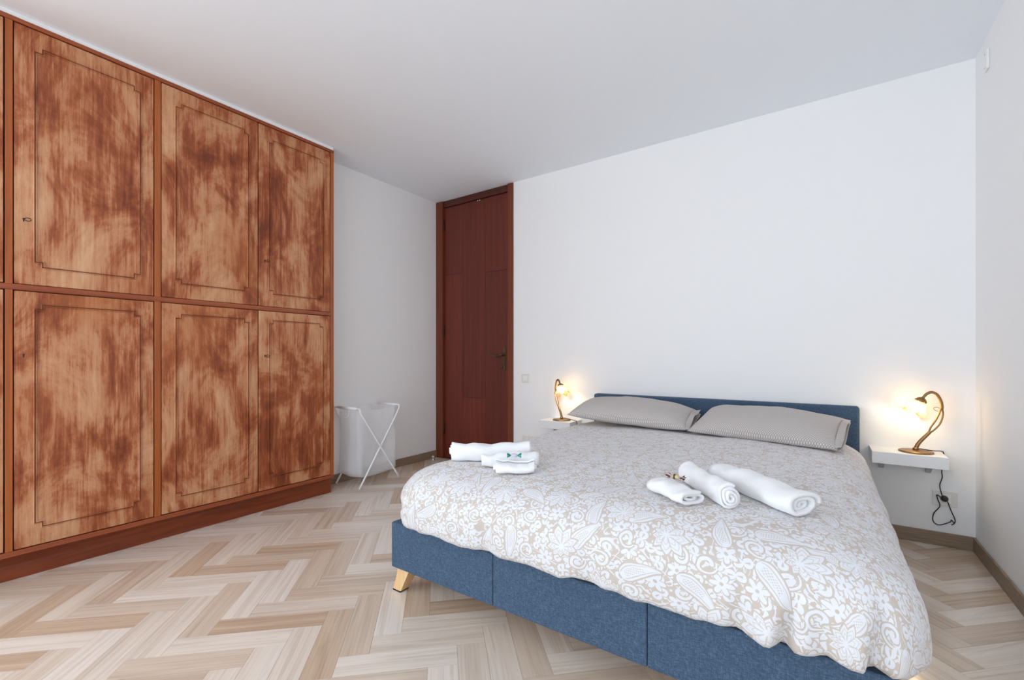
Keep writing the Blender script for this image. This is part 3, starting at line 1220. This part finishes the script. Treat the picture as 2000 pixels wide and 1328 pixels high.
def pillow(name, label, loc, sx, sy, th, yaw, tilt, seed, sag=0.0, roll=0.0):
    root = thing(name, label, 'pillow', loc, R(yaw), 'grey dotted pillows')
    NU, NV = 56, 40
    Mx = Euler((R(tilt), R(roll), 0)).to_matrix()
    for part in ('pillow_body',):
        verts, uvs, faces = [], [], []
        for side in (1, -1):
            for j in range(NV + 1):
                for i in range(NU + 1):
                    u, v = -1 + 2 * i / NU, -1 + 2 * j / NV
                    e = (1 - abs(u) ** 2.6) * (1 - abs(v) ** 2.2)
                    h = th / 2 * max(0, e) ** 0.46
                    # pinched sides: edges bow inward between the corners
                    x = u * sx / 2 * (1 - 0.035 * (1 - v * v) * abs(u) ** 3)
                    y = v * sy / 2 * (1 - 0.07 * (1 - u * u) * abs(v) ** 3)
                    w = noise.noise(Vector((x * 5 + seed, y * 5, side * 2.0))) * 0.010 + noise.noise(Vector((x * 14 + seed, y * 11, side * 3.0))) * 0.0045
                    w *= min(1, e * 3)
                    z = side * (h + w)
                    if side < 0:
                        z *= 0.55
                    z += sag * (x / sx) ** 2
                    p = Mx @ Vector((x, y, z))
                    verts.append(p)
                    uvs.append((x, y))
        off = (NU + 1) * (NV + 1)
        for sd in (0, 1):
            for j in range(NV):
                for i in range(NU):
                    a = sd * off + j * (NU + 1) + i
                    q = (a, a + 1, a + NU + 2, a + NU + 1)
                    faces.append(q if sd == 0 else q[::-1])
        me = bpy.data.meshes.new(part)
        me.from_pydata(verts, [], faces)
        ul = me.uv_layers.new(name='UVMap')
        for lp in me.loops:
            ul.data[lp.index].uv = uvs[lp.vertex_index]
        bm = bmesh.new()
        bm.from_mesh(me)
        bmesh.ops.remove_doubles(bm, verts=bm.verts[:], dist=0.0004)
        bm.to_mesh(me)
        bm.free()
        link_mesh(part, me, M['pillow'], root, True)
    # open end of the pillowcase: two loose layers of cloth beyond the cushion
    for side in (1, -1):
        verts, uvs, faces = [], [], []
        for i in range(7):
            for j in range(25):
                v = -1 + 2 * j / 24
                t = i / 6
                x = sx / 2 * (0.945 + 0.085 * t)
                y = v * sy / 2 * 0.97
                z = side * (0.006 + 0.030 * (1 - v * v) * (1 - 0.25 * t)) + 0.010 * t * math.sin(v * 5 + seed + side)
                z += sag * (x / sx) ** 2
                verts.append(Mx @ Vector((x, y, z)))
                uvs.append((x, y))
        for i in range(6):
            for j in range(24):
                a = i * 25 + j
                faces.append((a, a + 1, a + 26, a + 25))
        me = bpy.data.meshes.new('case_flap')
        me.from_pydata(verts, [], faces)
        ul = me.uv_layers.new(name='UVMap')
        for lp in me.loops:
            ul.data[lp.index].uv = uvs[lp.vertex_index]
        o = link_mesh('case_flap', me, M['pillow'], root, True)
        s = o.modifiers.new('cloth', 'SOLIDIFY')
        s.thickness = 0.0015
    return root


pillow('pillow', 'grey dotted pillow nearer the door, at the left of the headboard', (-1.098, 3.075, 0.672), 0.80, 0.47, 0.190, 4, 8, 1.3, 0.0, 3)
pillow('pillow', 'grey dotted pillow at the right of the headboard, by the right lamp', (-0.280, 3.022, 0.666), 0.75, 0.46, 0.165, -7, 13, 6.1, -0.02, 1)

# ------------------------------------------------------------------ lamp shelves


def shelf(x0, x1, label):
    w = (x1 - x0) / 2
    s = thing('floating_shelf', label, 'shelf', ((x0 + x1) / 2, WY1, 0.467), 0, 'white lamp shelves')
    obj('board', bx(-w, w, -0.214, -0.0006, 0, 0.066, 0.0025), M['white'], s)
    for k in (-1, 1):
        bm = BM()
        x = k * (w - 0.055) + 0.002
        va = [(x - 0.012, -0.0006, -0.0003), (x - 0.012, -0.085, -0.0003), (x - 0.012, -0.085, -0.006), (x - 0.012, -0.012, -0.062), (x - 0.012, -0.0006, -0.062)]
        A = [bm.verts.new(p) for p in va]
        B = [bm.verts.new((p[0] + 0.024, p[1], p[2])) for p in va]
        for i in range(5):
            bm.faces.new((A[i], A[(i + 1) % 5], B[(i + 1) % 5], B[i]))
        bm.faces.new(A)
        bm.faces.new(B[::-1])
        b = obj('bracket', bm, M['clear_plastic'], s)
        bm = BM()
        capped_lathe(bm, [(0.005, 0), (0.004, 0.003)], 12, frame_to((x, -0.0125, -0.054), (0, -1, 0)))
        obj('screw', bm, M['iron'], b)


shelf(-1.985, -1.690, 'small white floating shelf under the lamp left of the bed')
shelf(0.230, 0.548, 'small white floating shelf under the lamp right of the bed')

# ------------------------------------------------------------------ lamps
SH_Z = 0.5332


def lamp(label, x, y, rotz, cord_w, plug_w, scale=1.0):
    t = thing('table_lamp', label, 'lamp', (x, y, SH_Z), rotz, 'bedside lamps')
    bm = BM()
    capped_lathe(bm, [(0.074, 0.0), (0.076, 0.002), (0.076, 0.006), (0.073, 0.0085), (0.04, 0.011), (0.014, 0.014)], 40)
    obj('base', bm, M['brass'], t, True)
    low = [(0.0, 0, 0.012), (0.003, 0, 0.030), (0.016, 0, 0.058), (0.044, 0, 0.098), (0.060, 0, 0.120)]
    bm = BM()
    tube(bm, low, lambda s: 0.0105 - 0.002 * s, 14, 6)
    capped_lathe(bm, [(0.015, 0.0125), (0.014, 0.022), (0.010, 0.026)], 18)
    st = obj('stem', bm, M['brass'], t, True)
    for s in (-1, 1):                    # the stem splits in two strands and closes again
        bm = BM()
        tube(bm, [(0.055 + 0.002 * s, 0.002 * s, 0.113 - 0.001 * s), (0.070 + 0.008 * s, s * 0.003, 0.139 - 0.006 * s), (0.090 + 0.0105 * s, s * 0.004, 0.175 - 0.006 * s),
                  (0.103 + 0.0085 * s, s * 0.004, 0.218 - 0.002 * s), (0.1065 + 0.002 * s, s * 0.002, 0.258)],
             lambda q: 0.0044, 10, 6)
        obj('strand', bm, M['brass'], st, True)
    bm = BM()
    tube(bm, [(0.1065, 0, 0.250), (0.106, 0, 0.272), (0.100, 0, 0.300), (0.087, 0, 0.327), (0.067, 0, 0.339), (0.048, 0, 0.331), (0.036, 0, 0.316), (0.028, 0, 0.303)],
         lambda s: 0.0085 - 0.002 * s, 12, 6)
    obj('neck', bm, M['brass'], st, True)
    bm = BM()
    tube(bm, [(0.103, 0.004, 0.250), (0.085, 0.006, 0.257), (0.075, 0.007, 0.250), (0.080, 0.007, 0.240), (0.094, 0.006, 0.234)], 0.0016, 6, 6)
    obj('tendril', bm, M['brass'], st, True)
    ax = Vector((-0.42, 0, -0.91)).normalized()
    tip = Vector((0.028, 0, 0.304))
    F = frame_to(tip, ax)
    bm = BM()
    capped_lathe(bm, [(0.007, -0.004), (0.018, 0.002), (0.025, 0.011), (0.0275, 0.022), (0.0255, 0.0225), (0.020, 0.012)], 24, F)
    cap = obj('cap', bm, M['brass'], t, True)
    # tulip shade: ribbed, scalloped, opening downwards
    sh = BM()
    pr = [(0.024, 0.014), (0.026, 0.030), (0.030, 0.045), (0.038, 0.060), (0.047, 0.073), (0.056, 0.083), (0.064, 0.090)]

    def wob(th, i):
        k = i / 6
        return (0.010 * k * k * math.cos(6 * th) + 0.0016 * math.cos(18 * th), 0.012 * k * k * math.cos(6 * th))
    lathe(sh, pr, 72, None, wob)
    o = obj('shade', sh, M['glass'], t, True)
    o.matrix_local = F
    m = o.modifiers.new('glass', 'SOLIDIFY')
    m.thickness = 0.0025
    bm = BM()
    capped_lathe(bm, [(0.010, 0.018), (0.010, 0.040), (0.009, 0.044)], 16, F)
    obj('socket', bm, M['brass'], t, True)
    bm = BM()
    capped_lathe(bm, [(0.006, 0.0445), (0.012, 0.052), (0.016, 0.062), (0.0165, 0.070), (0.013, 0.079), (0.006, 0.084)], 20, F)
    obj('bulb', bm, M['bulb'], t, True)
    inv = (Matrix.Translation((x, y, SH_Z)) @ Matrix.Rotation(rotz, 4, 'Z')).inverted()
    bm = BM()
    tube(bm, [inv @ Vector(p) for p in cord_w], 0.0026, 8, 8)
    obj('cord', bm, M['cord'], t, True)
    if plug_w:
        p, slack = plug_w
        bm = BM()
        capped_lathe(bm, [(0.010, 0.0), (0.016, 0.004), (0.017, 0.016), (0.012, 0.026), (0.006, 0.030)], 18, inv @ frame_to(p, (0, -1, 0)))
        pl = obj('plug', bm, M['cord'], t, True)
        for s in slack:
            bm = BM()
            tube(bm, [inv @ Vector(q) for q in s], 0.0026, 8, 8)
            obj('cord_slack', bm, M['cord'], t, True)
    return t


YW = 3.462
lamp('aged brass lamp with lit glass shade on the shelf right of the bed', 0.430, 3.365, 0.0,
     [(0.445, 3.37, SH_Z + 0.020), (0.475, 3.39, SH_Z + 0.014), (0.515, 3.425, SH_Z + 0.006), (0.545, 3.45, SH_Z + 0.004), (0.560, 3.463, 0.525), (0.5565, 3.463, 0.47), (0.552, YW, 0.421), (0.554, YW, 0.388),
      (0.544, YW, 0.342), (0.549, 3.452, 0.300), (0.556, 3.436, 0.277)],
     ((0.561, WY1 - 0.0115, 0.272), [[(0.560, 3.437, 0.268), (0.532, 3.455, 0.287), (0.535, YW, 0.262), (0.544, YW, 0.224), (0.519, YW, 0.178), (0.516, YW, 0.135), (0.540, YW, 0.117), (0.585, YW, 0.142), (0.591, YW, 0.155), (0.602, YW, 0.140)],
                                     [(0.565, 3.437, 0.268), (0.575, 3.455, 0.255), (0.589, YW, 0.210), (0.606, YW, 0.160), (0.603, YW, 0.138), (0.592, YW, 0.127)]]))
lamp('aged brass lamp with lit glass shade on the shelf left of the bed', -1.815, 3.355, R(148),
     [(-1.800, 3.362, SH_Z + 0.020), (-1.765, 3.37, SH_Z + 0.014), (-1.725, 3.37, SH_Z + 0.008), (-1.694, 3.372, SH_Z + 0.004), (-1.683, 3.374, 0.522), (-1.683, 3.38, 0.45), (-1.683, 3.40, 0.25), (-1.70, 3.44, 0.12)],
     None)

# ------------------------------------------------------------------ towels


def towel_roll(name, label, a, b, w, h, turns, zb, seed, group, phase=0.0, thick=None):
    """a rolled or folded towel: a thick spiral ribbon with a flattened section, axis from a to b"""
    a, b = Vector((a[0], a[1], 0)), Vector((b[0], b[1], 0))
    L = (b - a).length
    d = (b - a).normalized()
    root_loc = (a + b) / 2
    n = int(56 * turns)
    th = thick or min(w, h) / (2 * turns + 0.6) * 0.86
    # spiral centre line, unit circle scaled to the section
    sec = []
    for i in range(n + 1):
        s = i / n
        ang = phase + s * turns * 2 * PI
        r = 0.10 + 0.90 * s
        r_out = (0.5 * h - th * 0.5)
        x = math.cos(ang) * r
        y = math.sin(ang) * r
        # squarish section
        k = 1.0 / max(abs(x) ** 3 + abs(y) ** 3, 1e-9) ** (1 / 3) * r
        q = 0.35
        x, y = x * (1 - q) + x * k / max(r, 1e-6) * q * r, y * (1 - q) + y * k / max(r, 1e-6) * q * r
        sec.append(Vector((x * (0.5 * w - th * 0.5), y * r_out)))
    rib = []
    for i in range(n + 1):
        t = (sec[min(n, i + 1)] - sec[max(0, i - 1)]).normalized()
        nn = Vector((-t.y, t.x))
        rib.append((sec[i] + nn * th * 0.46, sec[i] - nn * th * 0.46))
    NL = 26
    bm = BM()
    grid_o, grid_i = [], []
    side = Vector((-d.y, d.x, 0))
    zmin = min(min(p.y for p in r) for r in rib)
    for j in range(NL + 1):
        f = j / NL
        ro, ri = [], []
        for i in range(n + 1):
            s = i / n
            end = 0.012 * math.sin(s * 5 + seed) * (1 if j in (0, NL) else 0)
            ro_i = []
            for q, lst in ((rib[i][0], ro), (rib[i][1], ri)):
                along = (f - 0.5) * (L - 0.01) + (end if j == NL else -end) * 0.5
                nz = noise.noise(Vector((q.x * 22 + seed, q.y * 22, f * L * 16))) * 0.006 + noise.noise(Vector((q.x * 9 + seed, q.y * 9, f * L * 6))) * 0.009
                squash = 1.0 - 0.07 * math.sin(f * 7 + seed) - 0.04 * math.sin(f * 19 + 2 * seed)
                # band woven near the ends shrinks the roll slightly
                band = 1.0 - 0.03 * (math.exp(-((f - 0.2) / 0.03) ** 2) + math.exp(-((f - 0.8) / 0.03) ** 2))
                x = q.x * squash * band + nz
                z = (q.y - zmin) * (2 - squash) * band + nz * 0.6
                lst.append(bm.verts.new(d * along + side * x + Vector((0, 0, z))))
        grid_o.append(ro)
        grid_i.append(ri)
    for j in range(NL):
        for i in range(n):
            bm.faces.new((grid_o[j][i], grid_o[j][i + 1], grid_o[j + 1][i + 1], grid_o[j + 1][i]))
            bm.faces.new((grid_i[j][i], grid_i[j + 1][i], grid_i[j + 1][i + 1], grid_i[j][i + 1]))
        for i in (0, n):
            bm.faces.new((grid_o[j][i], grid_o[j + 1][i], grid_i[j + 1][i], grid_i[j][i]))
    for j in (0, NL):
        for i in range(n):
            bm.faces.new((grid_o[j][i], grid_i[j][i], grid_i[j][i + 1], grid_o[j][i + 1]))
    o = obj(name, bm, M['terry'], None, True)
    zs = [duvet_top(*(a.lerp(b, f) + side * k * w * 0.35).xy) for f in (0, 0.25, 0.5, 0.75, 1) for k in (-1, 0, 1)]
    o.location = (root_loc.x, root_loc.y, sum(zs) / len(zs) * 0.4 + max(zs) * 0.6 - 0.002)
    tag(o, label, 'towel', group)
    return o


TZ = 0.5935
gl_, gr_ = 'towels at the door side of the bed foot', 'towels at the window side of the bed foot'
gl_, gr_ = 'left set of white towels', 'right set of white towels'
towel_roll('towel', 'long white rolled towel at the back of the left set', (-1.405, 1.525), (-1.095, 1.745), 0.105, 0.092, 3.0, TZ, 1.0, gl_, 0.6)
towel_roll('towel', 'white rolled towel in the middle of the left set, behind the green candy', (-1.212, 1.517), (-1.019, 1.669), 0.080, 0.068, 2.6, TZ, 4.0, gl_, 2.0)
towel_roll('towel', 'small white folded towel carrying the green-ended candy', (-1.112, 1.470), (-0.969, 1.572), 0.106, 0.052, 2.0, TZ, 7.0, gl_, 1.2)
towel_roll('towel', 'big white folded towel at the right of the right set', (-0.045, 1.585), (-0.320, 1.842), 0.130, 0.088, 2.6, TZ, 10.0, gr_, 5.6)
towel_roll('towel', 'white rolled towel in the middle of the right set', (-0.232, 1.530), (-0.432, 1.800), 0.084, 0.078, 3.2, TZ, 13.0, gr_, 0.9)
towel_roll('towel', 'small white folded towel carrying the gold and brown candy', (-0.335, 1.500), (-0.475, 1.600), 0.120, 0.054, 2.0, TZ, 16.0, gr_, 1.9)

# ------------------------------------------------------------------ candies


def candy(label, loc, rz, body, ends, bandm=None):
    t = thing('candy', label, 'candy', loc, rz, 'wrapped candies on the towels')
    bm = BM()
    capped_lathe(bm, [(0.002, -0.014), (0.006, -0.012), (0.0085, -0.006), (0.009, 0.0), (0.0085, 0.006), (0.006, 0.012), (0.002, 0.014)], 18,
                 Matrix.Translation((0, 0, 0.009)) @ Euler((0, PI / 2, 0)).to_matrix().to_4x4())
    b = obj('sweet', bm, body, t, True)
    if bandm:
        bm = BM()
        lathe(bm, [(0.0088, -0.005), (0.0093, -0.001), (0.0092, 0.002)], 18, Matrix.Translation((0, 0, 0.0092)) @ Euler((0, PI / 2, 0)).to_matrix().to_4x4())
        obj('wrapper_print', bm, bandm, b, True)
    for s in (-1, 1):
        bm = BM()
        n = 28
        rows = []
        for i, (x, r) in enumerate(((0.013, 0.002), (0.017, 0.005), (0.023, 0.0095), (0.029, 0.0125))):
            row = []
            for k in range(n):
                a = 2 * PI * k / n
                rr = r * (1 + 0.28 * math.cos(7 * a))
                row.append(bm.verts.new((s * (x + 0.0015 * math.cos(5 * a)), rr * math.cos(a), 0.0095 + 0.62 * rr * math.sin(a))))
            rows.append(row)
        for i in range(3):
            for k in range(n):
                bm.faces.new((rows[i][k], rows[i][(k + 1) % n], rows[i + 1][(k + 1) % n], rows[i + 1][k]))
        o = obj('twisted_end', bm, ends, t, True)
        sm = o.modifiers.new('foil', 'SOLIDIFY')
        sm.thickness = 0.0004
    return t


candy('wrapped candy with green ends and white middle on the small left towel', (-1.047, 1.525, duvet_top(-1.05, 1.53) + 0.056), R(34), M['wrap_white'], M['wrap_green'])
candy('gold candy with striped maroon wrapper ends on the small right towel', (-0.408, 1.556, duvet_top(-0.40, 1.55) + 0.058), R(-12), M['wrap_gold'], M['wrap_maroon'], M['wrap_brown'])

# ------------------------------------------------------------------ laundry hamper
hm = thing('laundry_hamper', 'white folding laundry hamper with mesh bag between wardrobe and door', 'hamper', (-3.20, 2.45, 0))
x0, x1 = 0.170, -0.165       # near and far legs (local), bars run along x
ya, yb = -0.205, 0.205
zt = 0.650
for k, (yt, yf) in enumerate(((ya, yb), (yb, ya))):
    ins = 0.0 if k == 0 else 0.013
    bm = BM()
    fx, bk = x0 - ins, x1 + ins
    zl = 0.006

    def leg(x):
        return [(x, yf, zl)]
    pts = [(fx, yf, 0.0075)] + [(fx, yf + (yt - yf) * t, 0.0075 + (zt - 0.03 - 0.0075) * t) for t in (0.5, 0.95)] + \
          [(fx - 0.004, yt, zt - 0.008), (fx - 0.03, yt, zt)] + [(bk + 0.03, yt, zt), (bk + 0.004, yt, zt - 0.008)] + \
          [(bk, yf + (yt - yf) * t, 0.0075 + (zt - 0.03 - 0.0075) * t) for t in (0.95, 0.5)] + [(bk, yf, 0.0075)]
    tube(bm, catmull(pts[:1] + pts[1:2] + pts[2:], 6), 0.0075, 10)
    obj('folding_frame', bm, M['white_metal'], hm, True)
for x in (x0 - 0.006, x1 + 0.006):
    bm = BM()
    tube(bm, [(x - 0.012, 0, 0.315), (x + 0.016, 0, 0.315)], 0.004, 10)
    obj('pivot_bolt', bm, M['chrome'], hm, True)
# mesh bag hanging from the bars
NU, NH = 64, 26
verts, faces = [], []
hw, hd = 0.140, 0.190


def rrect(t, a, b, r):
    """point on rounded rectangle, t in 0..1"""
    per = [2 * (b - r), PI / 2 * r, 2 * (a - r), PI / 2 * r] * 2
    tot = sum(per)
    s = t * tot
    segs = [((a, -(b - r)), (0, 1)), ((a - r, b - r), 0), ((a - r, b), (-1, 0)), ((-(a - r), b - r), PI / 2), ((-a, b - r), (0, -1)), ((-(a - r), -(b - r)), PI),
            ((-(a - r), -b), (1, 0)), ((a - r, -(b - r)), 1.5 * PI)]
    for (st, dr), L in zip(segs, per):
        if s <= L:
            if isinstance(dr, tuple):
                return st[0] + dr[0] * s, st[1] + dr[1] * s
            an = dr + s / r
            return st[0] + r * math.cos(an), st[1] + r * math.sin(an)
        s -= L
    return a, -(b - r)


for j in range(NH + 1):
    f = j / NH
    z = zt - 0.006 - f * 0.53
    for k in range(NU):
        shrink = 1.0 - 0.03 * math.sin(f * PI) + 0.02 * f
        x, y = rrect(k / NU, hw * shrink, (hd + 0.006) * shrink, 0.03)
        nz = noise.noise(Vector((x * 8, y * 8, z * 3.0))) * 0.018 * f + noise.noise(Vector((x * 20, y * 20, z * 6))) * 0.006
        sag = -0.016 * (1 - f) * math.cos(y / hd * PI / 2) if abs(x) > hw * 0.8 else 0
        verts.append((x + nz * (1 if x > 0 else -1), y + nz * 0.4, z + sag))
b0 = NH * NU
for j in range(NH):
    for k in range(NU):
        faces.append((j * NU + k, j * NU + (k + 1) % NU, (j + 1) * NU + (k + 1) % NU, (j + 1) * NU + k))
for m_, zz in ((0.90, 0.088), (0.5, 0.072), (0.02, 0.068)):
    s0 = len(verts)
    for k in range(NU):
        vx, vy, vz = verts[b0 + k]
        verts.append((vx * m_, vy * m_, zz + noise.noise(Vector((vx * 9, vy * 9, m_))) * 0.012))
    p0 = s0 - NU
    for k in range(NU):
        faces.append((p0 + k, p0 + (k + 1) % NU, s0 + (k + 1) % NU, s0 + k))
me = bpy.data.meshes.new('mesh_bag')
me.from_pydata(verts, [], faces)
link_mesh('mesh_bag', me, M['bag'], hm, True)
# hem sleeves around the two bars, carrying loops
for y in (ya, yb):
    bm = BM()
    tube(bm, [(-0.125, y, zt), (0.125, y, zt)], 0.0115, 12)
    obj('hem_sleeve', bm, M['white_metal'], hm, True)
bm = BM()
tube(bm, [(-0.045, ya - 0.004, zt - 0.012), (-0.042, ya - 0.008, zt - 0.055), (-0.01, ya - 0.010, zt - 0.082), (0.03, ya - 0.008, zt - 0.060), (0.034, ya - 0.004, zt - 0.012)], 0.003, 8, 6)
obj('carry_loop', bm, M['white_metal'], hm, True)
